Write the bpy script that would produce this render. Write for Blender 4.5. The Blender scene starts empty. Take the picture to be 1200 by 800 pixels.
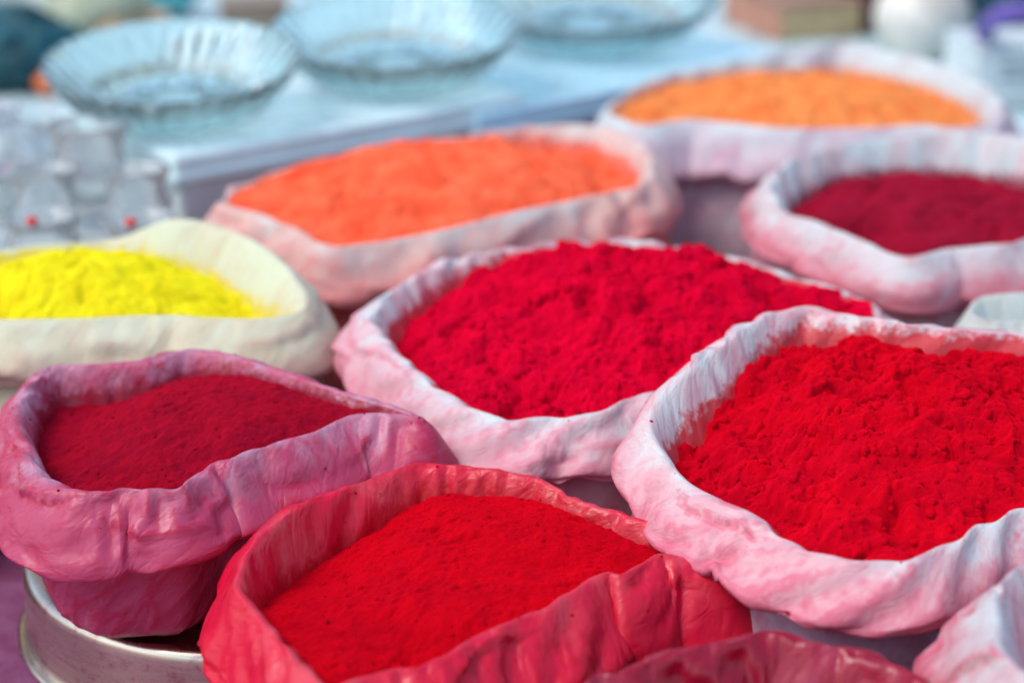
import bpy, math, random
import numpy as np
from mathutils import Vector

# ------------------------------------------------------------------ camera, sky, sun, exposure
SC = bpy.context.scene
COL = SC.collection
CAM_H, PITCH, FPX = 0.57, math.radians(20.0), 2158.0
cam_data = bpy.data.cameras.new('camera')
cam = bpy.data.objects.new('camera', cam_data)
COL.objects.link(cam)
cam.location = (0, 0, CAM_H)
cam.rotation_euler = (math.pi / 2 - PITCH, 0, 0)
cam_data.sensor_fit = 'HORIZONTAL'
cam_data.sensor_width = 36.0
cam_data.lens = 36.0 * FPX / 1200.0
cam_data.clip_start, cam_data.clip_end = 0.02, 200.0
cam_data.dof.use_dof = True
cam_data.dof.focus_distance = 1.0
cam_data.dof.aperture_fstop = 3.7
cam_data.dof.aperture_blades = 0
SC.camera = cam

SUN_EL, SUN_AZ = math.radians(55), math.radians(-116)     # azimuth from +Y (away from camera), negative = left
world = bpy.data.worlds.new('World')
SC.world = world
world.use_nodes = True
wn = world.node_tree
bg = wn.nodes['Background']
sky = wn.nodes.new('ShaderNodeTexSky')
sky.sky_type = 'NISHITA'
sky.sun_disc = False
sky.sun_elevation = SUN_EL
sky.sun_rotation = SUN_AZ
sky.air_density = 1.0
sky.dust_density = 2.0
sky.ozone_density = 0.0
wn.links.new(sky.outputs[0], bg.inputs[0])
bg.inputs[1].default_value = 0.15
sun_d = bpy.data.lights.new('sun', 'SUN')
sun_d.energy = 0.9
sun_d.angle = math.radians(26)
sun_d.color = (1.0, 0.93, 0.86)
sun = bpy.data.objects.new('sun', sun_d)
COL.objects.link(sun)
sdir = Vector((math.sin(SUN_AZ) * math.cos(SUN_EL), math.cos(SUN_AZ) * math.cos(SUN_EL), math.sin(SUN_EL)))
sun.rotation_euler = sdir.to_track_quat('Z', 'Y').to_euler()
SC.view_settings.view_transform = 'Standard'
SC.view_settings.look = 'None'
SC.view_settings.exposure = 0.7
SC.view_settings.gamma = 1.0
SC.cycles.use_denoising = True
SC.cycles.max_bounces = 18
SC.cycles.diffuse_bounces = 4
SC.cycles.glossy_bounces = 3
SC.cycles.transmission_bounces = 18
SC.cycles.caustics_refractive = True
SC.cycles.caustics_reflective = False
SC.cycles.use_adaptive_sampling = True
SC.cycles.adaptive_threshold = 0.02

# ------------------------------------------------------------------ helpers
def at(px, py, z):
    """3-D point at height z seen at photo pixel (px, py) of the 1200x800 photograph."""
    xc, yc = (px - 600) / FPX, (400 - py) / FPX
    dx = xc
    dy = math.cos(PITCH) + yc * math.sin(PITCH)
    dz = -math.sin(PITCH) + yc * math.cos(PITCH)
    t = (z - CAM_H) / dz
    return np.array([dx * t, dy * t, z])

_RNG = np.random.RandomState(7)
_PERM = np.concatenate([_RNG.permutation(256)] * 3)
_GR = _RNG.normal(size=(256, 3)); _GR /= np.linalg.norm(_GR, axis=1)[:, None]

def perlin(p):
    """gradient noise, p (n,3) -> (n,) about -1..1"""
    i = np.floor(p).astype(np.int64); f = p - i
    u = f * f * f * (f * (f * 6 - 15) + 10)
    i &= 255
    def g(a, b, c):
        h = _PERM[_PERM[_PERM[(i[:, 0] + a) & 255] + ((i[:, 1] + b) & 255)] + ((i[:, 2] + c) & 255)]
        gr = _GR[h]
        return gr[:, 0] * (f[:, 0] - a) + gr[:, 1] * (f[:, 1] - b) + gr[:, 2] * (f[:, 2] - c)
    x, y, z = u[:, 0], u[:, 1], u[:, 2]
    l = lambda a, b, t: a + (b - a) * t
    return 1.6 * l(l(l(g(0,0,0), g(1,0,0), x), l(g(0,1,0), g(1,1,0), x), y),
                   l(l(g(0,0,1), g(1,0,1), x), l(g(0,1,1), g(1,1,1), x), y), z)

def fbm(p, octs=4, gain=0.5):
    s = 0; a = 1.0
    for k in range(octs):
        s = s + a * perlin(p * (2.03 ** k) + 17.3 * k); a *= gain
    return s

def cells(p, seed=0):
    """2-D cell lookups: (n,9) distances and (n,9) two random numbers per cell"""
    i = np.floor(p).astype(np.int64); f = p - i
    D, A, B = [], [], []
    for a in (-1, 0, 1):
        for b in (-1, 0, 1):
            h = _PERM[_PERM[(i[:, 0] + a + seed) & 255] + ((i[:, 1] + b + seed * 3) & 255)]
            h2 = _PERM[h + 57]; h3 = _PERM[h2 + 101]; h4 = _PERM[h3 + 33]
            dx = a + h / 255.0 - f[:, 0]; dy = b + h2 / 255.0 - f[:, 1]
            D.append(np.hypot(dx, dy)); A.append(h3 / 255.0); B.append(h4 / 255.0)
    return np.stack(D, 1), np.stack(A, 1), np.stack(B, 1)

def lumps(p, seed=0, rmin=.45, rmax=.95):
    """rounded crumbs of random size, 0..1"""
    D, A, B = cells(p, seed)
    r = rmin + (rmax - rmin) * A
    h = np.sqrt(np.clip(1 - (D / r) ** 2, 0, 1)) * r * (0.6 + 0.4 * B)
    return h.max(1)

def facets(p, seed=0):
    """crumpled-sheet relief: each cell is a tilted plane"""
    D, A, B = cells(p, seed)
    D.sort(axis=1)
    return D[:, 1] - D[:, 0]

def link(o, parent=None):
    COL.objects.link(o)
    if parent is not None:
        o.parent = parent
    return o

def tag(o, label, cat, group=None):
    o['label'] = label; o['category'] = cat
    if group: o['group'] = group
    return o

def empty(name, loc):
    o = bpy.data.objects.new(name, None)
    o.empty_display_size = 0.02
    o.location = loc
    COL.objects.link(o)
    return o

def mesh_obj(name, verts, faces, mat, parent=None, origin=None, smooth=True, attrs=None, recalc=False):
    verts = np.asarray(verts, float)
    if origin is None:
        origin = np.zeros(3)
    me = bpy.data.meshes.new(name)
    v = verts - np.asarray(origin)
    faces = np.asarray(faces) if not isinstance(faces, list) else faces
    if isinstance(faces, np.ndarray):
        nf, k = faces.shape
        me.vertices.add(len(v)); me.vertices.foreach_set('co', v.ravel().astype(np.float32))
        me.loops.add(nf * k); me.loops.foreach_set('vertex_index', faces.ravel().astype(np.int32))
        me.polygons.add(nf)
        me.polygons.foreach_set('loop_start', np.arange(0, nf * k, k, dtype=np.int32))
        me.polygons.foreach_set('loop_total', np.full(nf, k, dtype=np.int32))
        me.update(calc_edges=True)
    else:
        me.from_pydata([tuple(x) for x in v], [], faces)
    me.validate()
    if recalc:
        import bmesh
        bm = bmesh.new(); bm.from_mesh(me); bmesh.ops.remove_doubles(bm, verts=bm.verts, dist=1e-5); bmesh.ops.recalc_face_normals(bm, faces=bm.faces); bm.to_mesh(me); bm.free()
    me.polygons.foreach_set('use_smooth', [smooth] * len(me.polygons))
    for an, arr in (attrs or {}).items():
        arr = np.asarray(arr, np.float32)
        if arr.ndim == 2:
            at_ = me.attributes.new(an, 'FLOAT_VECTOR', 'POINT'); at_.data.foreach_set('vector', arr.ravel())
        else:
            at_ = me.attributes.new(an, 'FLOAT', 'POINT'); at_.data.foreach_set('value', arr)
    me.materials.append(mat)
    o = bpy.data.objects.new(name, me)
    if parent is None:
        o.location = origin
    link(o, parent)
    return o

def grid_faces(n, m, wrap=True):
    a = np.arange(n if wrap else n - 1)[:, None]; b = np.arange(m - 1)[None, :]
    a2 = (a + 1) % n
    f = np.stack([a * m + b, a2 * m + b, a2 * m + b + 1, a * m + b + 1], -1)
    return f.reshape(-1, 4)

def grid_normals(P):
    ds = np.roll(P, -1, 0) - np.roll(P, 1, 0)
    dt = np.gradient(P, axis=1)
    n = np.cross(dt, ds)
    n /= np.linalg.norm(n, axis=2)[:, :, None] + 1e-9
    return n

def closed_spline(pts, n):
    """periodic Catmull-Rom through rows of pts, resampled evenly by xyz arc length"""
    P = np.asarray(pts, float); k = len(P); out = []
    t = np.linspace(0, 1, 24, endpoint=False)[:, None]
    for i in range(k):
        a, b, c, d = P[i - 1], P[i], P[(i + 1) % k], P[(i + 2) % k]
        out.append(0.5 * (2 * b + (c - a) * t + (2 * a - 5 * b + 4 * c - d) * t ** 2 + (3 * b - a - 3 * c + d) * t ** 3))
    Q = np.concatenate(out); Q2 = np.concatenate([Q, Q[:1]])
    L = np.concatenate([[0], np.cumsum(np.linalg.norm(np.diff(Q2[:, :3], axis=0), axis=1))])
    s = np.linspace(0, L[-1], n, endpoint=False)
    return np.stack([np.interp(s, L, Q2[:, j]) for j in range(P.shape[1])], 1), L[-1]

def smooth_ring(a, k):
    for _ in range(k):
        a = 0.25 * np.roll(a, 1, 0) + 0.5 * a + 0.25 * np.roll(a, -1, 0)
    return a

def open_spline(pts, m):
    P = np.asarray(pts, float)
    P = np.concatenate([[2 * P[0] - P[1]], P, [2 * P[-1] - P[-2]]])
    out = []; t = np.linspace(0, 1, 16, endpoint=False)[:, None]
    for i in range(1, len(P) - 2):
        a, b, c, d = P[i - 1], P[i], P[i + 1], P[i + 2]
        out.append(0.5 * (2 * b + (c - a) * t + (2 * a - 5 * b + 4 * c - d) * t ** 2 + (3 * b - a - 3 * c + d) * t ** 3))
    Q = np.concatenate(out + [P[-2][None]])
    L = np.concatenate([[0], np.cumsum(np.linalg.norm(np.diff(Q, axis=0), axis=1))])
    s = np.linspace(0, L[-1], m)
    return np.stack([np.interp(s, L, Q[:, j]) for j in range(P.shape[1])], 1)

# ------------------------------------------------------------------ materials
def new_mat(name):
    m = bpy.data.materials.new(name); m.use_nodes = True
    nt = m.node_tree
    return m, nt, nt.nodes['Principled BSDF']

def nd(nt, typ, **kw):
    n = nt.nodes.new(typ)
    for k, v in kw.items():
        if k.startswith('i_'):
            key = k[2:]
            n.inputs[int(key) if key.isdigit() else key.replace('_', ' ')].default_value = v
        else:
            setattr(n, k, v)
    return n

def ramp(nt, src, a, b, lo=0.0, hi=1.0):
    n = nd(nt, 'ShaderNodeMapRange', interpolation_type='SMOOTHSTEP')
    n.inputs[1].default_value, n.inputs[2].default_value = a, b
    n.inputs[3].default_value, n.inputs[4].default_value = lo, hi
    nt.links.new(src, n.inputs[0])
    return n.outputs[0]

def mix(nt, fac, a, b):
    n = nd(nt, 'ShaderNodeMix', data_type='RGBA')
    for inp, v in ((0, fac), (6, a), (7, b)):
        if isinstance(v, (int, float)): n.inputs[inp].default_value = v
        elif isinstance(v, tuple): n.inputs[inp].default_value = (*v, 1)
        else: nt.links.new(v, n.inputs[inp])
    return n.outputs[2]

def math_n(nt, op, a, b=0.0):
    n = nd(nt, 'ShaderNodeMath', operation=op)
    for k, v in ((0, a), (1, b)):
        if isinstance(v, (int, float)): n.inputs[k].default_value = v
        else: nt.links.new(v, n.inputs[k])
    return n.outputs[0]

def noise(nt, vec, scale, detail=5, rough=.55, dist=0.0):
    n = nd(nt, 'ShaderNodeTexNoise')
    n.inputs['Scale'].default_value = scale; n.inputs['Detail'].default_value = detail
    n.inputs['Roughness'].default_value = rough; n.inputs['Distortion'].default_value = dist
    if vec is not None: nt.links.new(vec, n.inputs['Vector'])
    return n.outputs['Fac']

def vmap(nt, vec, scale, loc=(0, 0, 0)):
    n = nd(nt, 'ShaderNodeMapping')
    n.inputs['Scale'].default_value = scale; n.inputs['Location'].default_value = loc
    nt.links.new(vec, n.inputs['Vector'])
    return n.outputs[0]

def sheet_mat(name, base, pale, stain, *args, dust=None, **kw):
    return _sheet(name, base, pale, stain, *args, dust=dust, **kw)

def _sheet(name, base, pale, stain, stain_amt=.5, pale_amt=.5, low_stain=.0, crease_stain=.4, rough=.45, seed=0.0, crinkle=.5, spec=.4, coat=0.0, dust=None):
    """thin poly / cloth sacking: base tint, paler areas, dye stains with their own ragged shapes"""
    m, nt, bs = new_mat(name)
    fl = nd(nt, 'ShaderNodeAttribute', attribute_name='flow').outputs['Vector']
    cr = nd(nt, 'ShaderNodeAttribute', attribute_name='crease').outputs['Fac']
    tt = nd(nt, 'ShaderNodeAttribute', attribute_name='across').outputs['Fac']
    geo = nd(nt, 'ShaderNodeNewGeometry').outputs['Position']
    p = vmap(nt, geo, (1, 1, 1), (seed, seed * 1.7, seed * .3))
    f = vmap(nt, fl, (1, 1, .22), (seed, seed * 1.3, 0))
    n1 = noise(nt, p, 16, 4, .62, .6)
    n2 = noise(nt, f, 55, 3, .6, .8)
    n3 = noise(nt, p, 42, 5, .7, 1.2)
    n4 = noise(nt, p, 130, 2, .7)
    # paler patches, fewer of them low on the roll
    pm = ramp(nt, math_n(nt, 'SUBTRACT', math_n(nt, 'ADD', math_n(nt, 'MULTIPLY', n1, .6), math_n(nt, 'MULTIPLY', n2, .4)), math_n(nt, 'MULTIPLY', math_n(nt, 'SUBTRACT', tt, .35), .22)), .56 - .24 * pale_amt, .80 - .24 * pale_amt)
    c = mix(nt, pm, base, pale)
    # soft dye clouds, partly gathered low on the roll
    sv = math_n(nt, 'ADD', math_n(nt, 'MULTIPLY', n3, .55), math_n(nt, 'MULTIPLY', n2, .45))
    if low_stain:
        sv = math_n(nt, 'ADD', sv, math_n(nt, 'MULTIPLY', math_n(nt, 'SUBTRACT', tt, .5), low_stain))
    sm = ramp(nt, sv, .58 - .26 * stain_amt, .92 - .26 * stain_amt, 0, .85)
    c = mix(nt, sm, c, stain)
    # dye caught in the creases and in ragged fine streaks
    cm = math_n(nt, 'MULTIPLY', ramp(nt, cr, .2, .9), ramp(nt, n4, .25, .55))
    c = mix(nt, math_n(nt, 'MULTIPLY', cm, crease_stain), c, stain)
    fine = ramp(nt, noise(nt, vmap(nt, fl, (1, 1, .5), (seed, 0, 0)), 210, 2, .7, 1.5), .58, .72, 0, .35 * crease_stain + .1)
    c = mix(nt, fine, c, stain)
    if dust is not None:
        du = nd(nt, 'ShaderNodeAttribute', attribute_name='dust').outputs['Fac']
        dm = ramp(nt, math_n(nt, 'ADD', du, math_n(nt, 'MULTIPLY', math_n(nt, 'SUBTRACT', n4, .5), 1.1)), .30, .75, 0, .9)
        c = mix(nt, dm, c, dust)
    nt.links.new(c, bs.inputs['Base Color'])
    nt.links.new(ramp(nt, n3, .3, .7, rough - .1, rough + .16), bs.inputs['Roughness'])
    bs.inputs['Specular IOR Level'].default_value = spec
    # fine crinkles: sparse sharp crease lines
    r1 = math_n(nt, 'ABSOLUTE', math_n(nt, 'SUBTRACT', noise(nt, vmap(nt, fl, (1, 1, .45), (seed, 0, 0)), 62, 1, .5, .8), .5))
    r2 = math_n(nt, 'ABSOLUTE', math_n(nt, 'SUBTRACT', noise(nt, vmap(nt, fl, (1, 1, .8), (0, seed, 0)), 150, 1, .5, .6), .5))
    h = math_n(nt, 'ADD', math_n(nt, 'MULTIPLY', r1, 1.5), math_n(nt, 'MULTIPLY', r2, .8))
    b = nd(nt, 'ShaderNodeBump'); b.inputs['Strength'].default_value = crinkle; b.inputs['Distance'].default_value = .004
    nt.links.new(h, b.inputs['Height']); nt.links.new(b.outputs[0], bs.inputs['Normal'])
    pass
    tr = nd(nt, 'ShaderNodeBsdfTranslucent'); nt.links.new(c, tr.inputs['Color'])
    mx = nd(nt, 'ShaderNodeMixShader'); mx.inputs[0].default_value = .16
    out = nt.nodes['Material Output']
    nt.links.new(bs.outputs[0], mx.inputs[1]); nt.links.new(tr.outputs[0], mx.inputs[2]); nt.links.new(mx.outputs[0], out.inputs['Surface'])
    if coat: bs.inputs['Coat Weight'].default_value = coat; bs.inputs['Coat Roughness'].default_value = .35
    return m

def powder_mat(name, col, col2, seed=0.0, fine=.5):
    m, nt, bs = new_mat(name)
    geo = nd(nt, 'ShaderNodeNewGeometry').outputs['Position']
    p = vmap(nt, geo, (1, 1, 1), (seed, seed, seed))
    n1 = noise(nt, p, 35, 3, .65)
    c = mix(nt, ramp(nt, n1, .38, .64), col, col2)
    nt.links.new(c, bs.inputs['Base Color'])
    bs.inputs['Roughness'].default_value = 1.0
    bs.inputs['Diffuse Roughness'].default_value = 1.0
    bs.inputs['Specular IOR Level'].default_value = .02
    h = noise(nt, p, 520, 3, .75)
    b = nd(nt, 'ShaderNodeBump'); b.inputs['Strength'].default_value = fine; b.inputs['Distance'].default_value = .0016
    nt.links.new(h, b.inputs['Height']); nt.links.new(b.outputs[0], bs.inputs['Normal'])
    return m

def plain(name, col, rough=.6, var=.15, scale=30, spec=.4, metal=0.0, trans=0.0, ior=1.45, bump=.0):
    m, nt, bs = new_mat(name)
    geo = nd(nt, 'ShaderNodeNewGeometry').outputs['Position']
    n1 = noise(nt, geo, scale, 6, .6)
    lo = tuple(max(0, x * (1 - var)) for x in col); hi = tuple(min(1, x * (1 + var)) for x in col)
    nt.links.new(mix(nt, ramp(nt, n1, .35, .65), lo, hi), bs.inputs['Base Color'])
    nt.links.new(ramp(nt, n1, .3, .7, max(0, rough - .08), min(1, rough + .08)), bs.inputs['Roughness'])
    bs.inputs['Specular IOR Level'].default_value = spec
    bs.inputs['Metallic'].default_value = metal
    bs.inputs['Transmission Weight'].default_value = trans
    bs.inputs['IOR'].default_value = ior
    if bump:
        b = nd(nt, 'ShaderNodeBump'); b.inputs['Strength'].default_value = bump; b.inputs['Distance'].default_value = .002
        nt.links.new(noise(nt, geo, scale * 6, 5, .6), b.inputs['Height']); nt.links.new(b.outputs[0], bs.inputs['Normal'])
    return m

# ------------------------------------------------------------------ setting
def sheet(name, x0, x1, y0, y1, z, th, mat):
    v = [(x0, y0, z), (x1, y0, z), (x1, y1, z), (x0, y1, z), (x0, y0, z - th), (x1, y0, z - th), (x1, y1, z - th), (x0, y1, z - th)]
    f = [(0, 1, 2, 3), (7, 6, 5, 4), (0, 4, 5, 1), (1, 5, 6, 2), (2, 6, 7, 3), (3, 7, 4, 0)]
    o = mesh_obj(name, v, f, mat, smooth=False); o['kind'] = 'structure'
    return o

def cover_mat():
    m, nt, bs = new_mat('mauve_cover')
    geo = nd(nt, 'ShaderNodeNewGeometry').outputs['Position']
    n1 = noise(nt, geo, 22, 8, .68, .6); n2 = noise(nt, vmap(nt, geo, (1, 3.2, 1)), 190, 5, .7, .5)
    c = mix(nt, ramp(nt, n1, .38, .62), (.17, .030, .10), (.24, .075, .18))
    c = mix(nt, ramp(nt, n2, .55, .75, 0, .7), c, (.30, .02, .09))
    nt.links.new(c, bs.inputs['Base Color']); bs.inputs['Roughness'].default_value = .62
    b = nd(nt, 'ShaderNodeBump'); b.inputs['Strength'].default_value = .4; b.inputs['Distance'].default_value = .0015
    nt.links.new(n2, b.inputs['Height']); nt.links.new(b.outputs[0], bs.inputs['Normal'])
    return m

sheet('ground', -60, 60, -60, 60, -.78, .2, plain('ground_dust', (.30, .26, .22), .9, .2, 3))
sheet('table_top', -1.7, 1.7, .45, 3.9, 0, .04, cover_mat())
sheet('table_cover', -1.65, 1.65, 1.98, 3.85, .004, .0035, plain('pale_blue_sheet', (.46, .62, .64), .35, .25, 9))

# ------------------------------------------------------------------ sacks
def noise_flow(C, k, kt, t, f, ft, seed):
    """noise in coordinates that run along the rim (closed) and across it, leaning by k"""
    n, m = len(C), len(t)
    idx = np.arange(n)[:, None] + (k * t[None, :] * n)
    i0 = np.floor(idx).astype(int); fr = (idx - i0)[..., None]
    Cx = C[i0 % n] * (1 - fr) + C[(i0 + 1) % n] * fr
    q = np.concatenate([Cx[..., :2] * f, np.broadcast_to(t[None, :, None] * ft, (n, m, 1))], -1).reshape(-1, 3) + seed
    return q, Cx

def film_relax(P0, Nn, disp, es, et, iters=90, keep=.012, bend=.06, sh=None):
    """thin-film buckling: the sheet gets more length than the roll it wraps, so it folds and creases by itself"""
    P = (P0 + Nn * disp[..., None]).astype(np.float32); B0 = P0.astype(np.float32)
    nr = np.linalg.norm
    def rest(a, b, e): return (nr(b - a, axis=2) * (1 + e)).astype(np.float32)
    def avg(e, ax): return e
    Ls = rest(B0, np.roll(B0, -1, 0), es)
    Lt = rest(B0[:, :-1], B0[:, 1:], et[:, :-1])
    em = .5 * (es + et)
    sv = 0 if sh is None else sh[:, :-1]
    L1 = rest(B0[:, :-1], np.roll(B0, -1, 0)[:, 1:], em[:, :-1] + sv)
    L2 = rest(B0[:, 1:], np.roll(B0, -1, 0)[:, :-1], em[:, :-1] - sv)
    k = np.float32(.22)
    for it in range(iters):
        D = np.zeros_like(P)
        Pn = np.roll(P, -1, 0)
        d = Pn - P; c = d * (1 - Ls / (nr(d, axis=2) + 1e-9))[..., None]; D += c; D -= np.roll(c, 1, 0)
        d = P[:, 1:] - P[:, :-1]; c = d * (1 - Lt / (nr(d, axis=2) + 1e-9))[..., None]; D[:, :-1] += c; D[:, 1:] -= c
        d = Pn[:, 1:] - P[:, :-1]; c = d * (1 - L1 / (nr(d, axis=2) + 1e-9))[..., None] * .5; D[:, :-1] += c; D[:, 1:] -= np.roll(c, 1, 0)
        d = Pn[:, :-1] - P[:, 1:]; c = d * (1 - L2 / (nr(d, axis=2) + 1e-9))[..., None] * .5; D[:, 1:] += c; D[:, :-1] -= np.roll(c, 1, 0)
        P = P + k * D + keep * (B0 - P)
        if bend:
            Lp = np.zeros_like(P)
            Lp[:, 1:-1] = .25 * (np.roll(P, 1, 0) + np.roll(P, -1, 0))[:, 1:-1] + .25 * (P[:, 2:] + P[:, :-2]) - P[:, 1:-1]
            P = P + bend * Lp
    return P.astype(float)

def film_two_scale(P0, Nn, disp, ex, pat, S):
    """big folds on a coarse copy of the sheet first, then fine crinkles on the full one"""
    N, M = P0.shape[:2]; a, b = S.get('cs', 5), 3
    ti = np.unique(np.concatenate([np.arange(0, M, b), [M - 1]])); n2 = N // a
    Pc = P0[:n2 * a:a][:, ti]; Nc = Nn[:n2 * a:a][:, ti]; dc = disp[:n2 * a:a][:, ti]; pc = pat[:n2 * a:a][:, ti]
    sh = ex * S.get('shear', 2.4) * np.clip(2.2 * perlin(np.concatenate([Pc[..., :2].reshape(-1, 2) * 7, np.full((n2 * len(ti), 1), S['seed'] + .5)], 1)).reshape(n2, len(ti)) + S.get('twist', .5), -1, 1)
    Q = film_relax(Pc, Nc, dc, ex * .9 * pc, ex * .8 * pc, 110, S.get('keepc', .016), S.get('bendc', .012), sh)
    D = Q - Pc
    # linear upsampling keeps the facets of a creased sheet
    si = np.arange(N) / a; i0 = np.floor(si).astype(int); fr = (si - i0)[:, None, None]
    Ds = D[i0 % n2] * (1 - fr) + D[(i0 + 1) % n2] * fr
    out = np.zeros((N, M, 3)); k = np.clip(np.searchsorted(ti, np.arange(M), 'right') - 1, 0, len(ti) - 2)
    ft = ((np.arange(M) - ti[k]) / (ti[k + 1] - ti[k]))[None, :, None]
    out = Ds[:, k] * (1 - ft) + Ds[:, k + 1] * ft
    P1 = P0 + out
    for _ in range(S.get('soft', 0)):
        P1 = smooth_ring(P1, 1); P1[:, 1:-1] = .25 * P1[:, 2:] + .5 * P1[:, 1:-1] + .25 * P1[:, :-2]
    # tucked layers: an upper layer that ends in a slanting edge over the one below
    rng = np.random.RandomState(S['seed'] * 31 + 4)
    sN = np.arange(N) / N; tM = np.linspace(0, 1, M)
    tk = np.zeros((N, M))
    for _ in range(S.get('tucks', 9)):
        c0, ln = rng.rand(), .03 + .07 * rng.rand(); t0 = .42 + .34 * rng.rand(); sl_ = (rng.rand() - .5) * 5.0
        ds = (sN - c0 + .5) % 1 - .5
        line = t0 + sl_ * ds + .03 * np.sin(ds * 60 + rng.rand() * 6)
        win = np.clip(1 - (np.abs(ds) / ln) ** 2, 0, 1) ** .7
        dd = line[:, None] - tM[None, :]
        tk += win[:, None] * (.0022 + .0022 * rng.rand()) * np.where(dd > 0, np.exp(-dd / .10), 0) * np.clip((tM[None, :] - .3) / .08, 0, 1)
    Nt = grid_normals(P1)
    if (Nt * Nn).sum() < 0: Nt = -Nt
    P1 = P1 + Nt * tk[..., None]
    Nf = grid_normals(P1)
    fine_n = .0006 * perlin(P1.reshape(-1, 3) * 170 + S['seed']).reshape(N, M) + .0003 * perlin(P1.reshape(-1, 3) * 420).reshape(N, M)
    fx = S.get('fine_ex', .4) * ex
    gate = np.clip(.2 + 1.6 * perlin(P1.reshape(-1, 3) * 30 + S['seed'] + 5).reshape(N, M), 0, 1.2)
    return film_relax(P1, Nf, fine_n * gate, fx * gate, fx * gate, 45, .015, .025)

def curvature(P, Nn):
    Lp = np.zeros(P.shape[:2])
    Q = .25 * (np.roll(P, 2, 0) + np.roll(P, -2, 0))[:, 2:-2] + .25 * (P[:, 4:] + P[:, :-4]) - P[:, 2:-2]
    Lp[:, 2:-2] = (Q * Nn[:, 2:-2]).sum(-1)
    return Lp

def build_sack(spec):
    """spec['rim']: rows (px, py, z, powder_depth[, w, h]) going round the mouth of the sack"""
    S = spec; N = S.get('n', 420); M = S.get('m', 48)
    w0, h0 = S.get('w', .034), S.get('h', .042)
    rows = []
    for r in S['rim']:
        r = list(r) + [1.0] * (6 - len(r)) if len(r) < 6 else list(r)
        p = at(r[0], r[1], r[2]) if not S.get('xyz') else np.array(r[:3])
        rows.append([*p, r[3], r[4] * w0, r[5] * h0])
    R, L = closed_spline(rows, N)
    C = R[:, :3].copy(); dep, w, h = smooth_ring(R[:, 3], 6), smooth_ring(R[:, 4], 6), smooth_ring(R[:, 5], 6)
    C = smooth_ring(C, 2)
    cen = C.mean(0); seed = S['seed'] * 7.31
    # orient anticlockwise seen from above
    area = np.sum(C[:, 0] * np.roll(C[:, 1], -1) - np.roll(C[:, 0], -1) * C[:, 1])
    if area < 0:
        C, dep, w, h = C[::-1], dep[::-1], w[::-1], h[::-1]
    T = smooth_ring(np.roll(C, -3, 0) - np.roll(C, 3, 0), 10)
    nrm = np.stack([T[:, 1], -T[:, 0], np.zeros(N)], 1); nrm /= np.linalg.norm(nrm, axis=1)[:, None]
    # slow variation of the roll round the mouth
    q = np.concatenate([C[:, :2] * 14, np.full((N, 1), seed)], 1)
    w = w * (1 + .16 * fbm(q, 3)); h = h * (1 + .16 * fbm(q + 5.1, 3))
    zb = S.get('base', 0.0)
    prof = np.zeros((N, 13, 2))
    on, oz = np.ones(N), np.ones(N)
    sl = S.get('slope', .45)
    rows_ = [(-(.008 + sl * (dep + .02)), -(dep + .026)), (-(.006 + sl * dep), -(dep * .85 + .012)), (-(.0045 + sl * .4 * dep), -(dep * .35 + .007)), (-.0022 * on, -.0028 * oz),
             (.0020 * on, .0003 * oz), (.24 * w, -.09 * h), (.50 * w, -.29 * h), (.76 * w, -.53 * h), (.97 * w, -.78 * h), (.99 * w, -.92 * h),
             (.82 * w, -1.0 * h), (.52 * w, -.96 * h), (.25 * w, -.80 * h)]
    for j, (a, b) in enumerate(rows_):
        va = vb = 0
        if 4 < j < 12:
            va = .20 * fbm(np.concatenate([C[:, :2] * 16, np.full((N, 1), seed + 3.7 * j)], 1), 2)
            vb = .10 * fbm(np.concatenate([C[:, :2] * 16, np.full((N, 1), seed + 90 + 3.7 * j)], 1), 2)
        prof[:, j, 0], prof[:, j, 1] = a * (1 + va), b * (1 + vb)
    # interpolate profile to M points (same parameter for all stations)
    tk = np.linspace(0, 1, 13); tm = np.linspace(0, 1, M)
    flat = open_spline(np.concatenate([tk[:, None], prof.mean(0)], 1), 400)
    def interp_c(v):                                      # smooth in t: Catmull-Rom along axis 1
        out = np.zeros((N, M))
        x = tm * 12; i = np.clip(x.astype(int), 0, 11); u = (x - i)
        g = lambda k: v[:, np.clip(i + k, 0, 12)]
        a, b, c, d = g(-1), g(0), g(1), g(2)
        return 0.5 * (2 * b + (c - a) * u + (2 * a - 5 * b + 4 * c - d) * u ** 2 + (3 * b - a - 3 * c + d) * u ** 3)
    po, pz = interp_c(prof[:, :, 0]), interp_c(prof[:, :, 1])
    P = C[:, None, :] + nrm[:, None, :] * po[..., None]; P[..., 2] += pz
    tw = np.linspace(0, 1, M)
    fold_amp = S.get('fold', .0022)
    lean = S.get('lean', .035)
    # broad leaning gathers with sharp ridges
    wv = np.concatenate([C[:, :2] * 9, np.full((N, 1), seed + 70)], 1)
    q1, Cx = noise_flow(C, lean, 0, tw, 30, 1.6, seed)
    g1 = fbm(q1, 2).reshape(N, M)
    q2, _ = noise_flow(C, -lean * .8, 0, tw, 62, 2.2, seed + 3)
    g2 = perlin(q2 + .35 * perlin(q2 * .7)[:, None]).reshape(N, M)
    q3, _ = noise_flow(C, lean * 2.2, 0, tw, 120, 3.6, seed + 9)
    g3 = perlin(q3 + .3 * perlin(q3 * .6)[:, None]).reshape(N, M)
    ridge = lambda g: np.exp(-np.abs(g) * 5.0)
    tent = lambda g: np.sqrt(g * g + .004)
    gate = np.clip(.45 + 1.3 * perlin(np.concatenate([C[:, :2] * 17, np.full((N, 1), seed + 40)], 1)), .08, 1.3)[:, None]
    gate2 = np.clip(.4 + 1.3 * perlin(np.concatenate([C[:, :2] * 25, np.full((N, 1), seed + 55)], 1)), .0, 1.3)[:, None]
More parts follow.
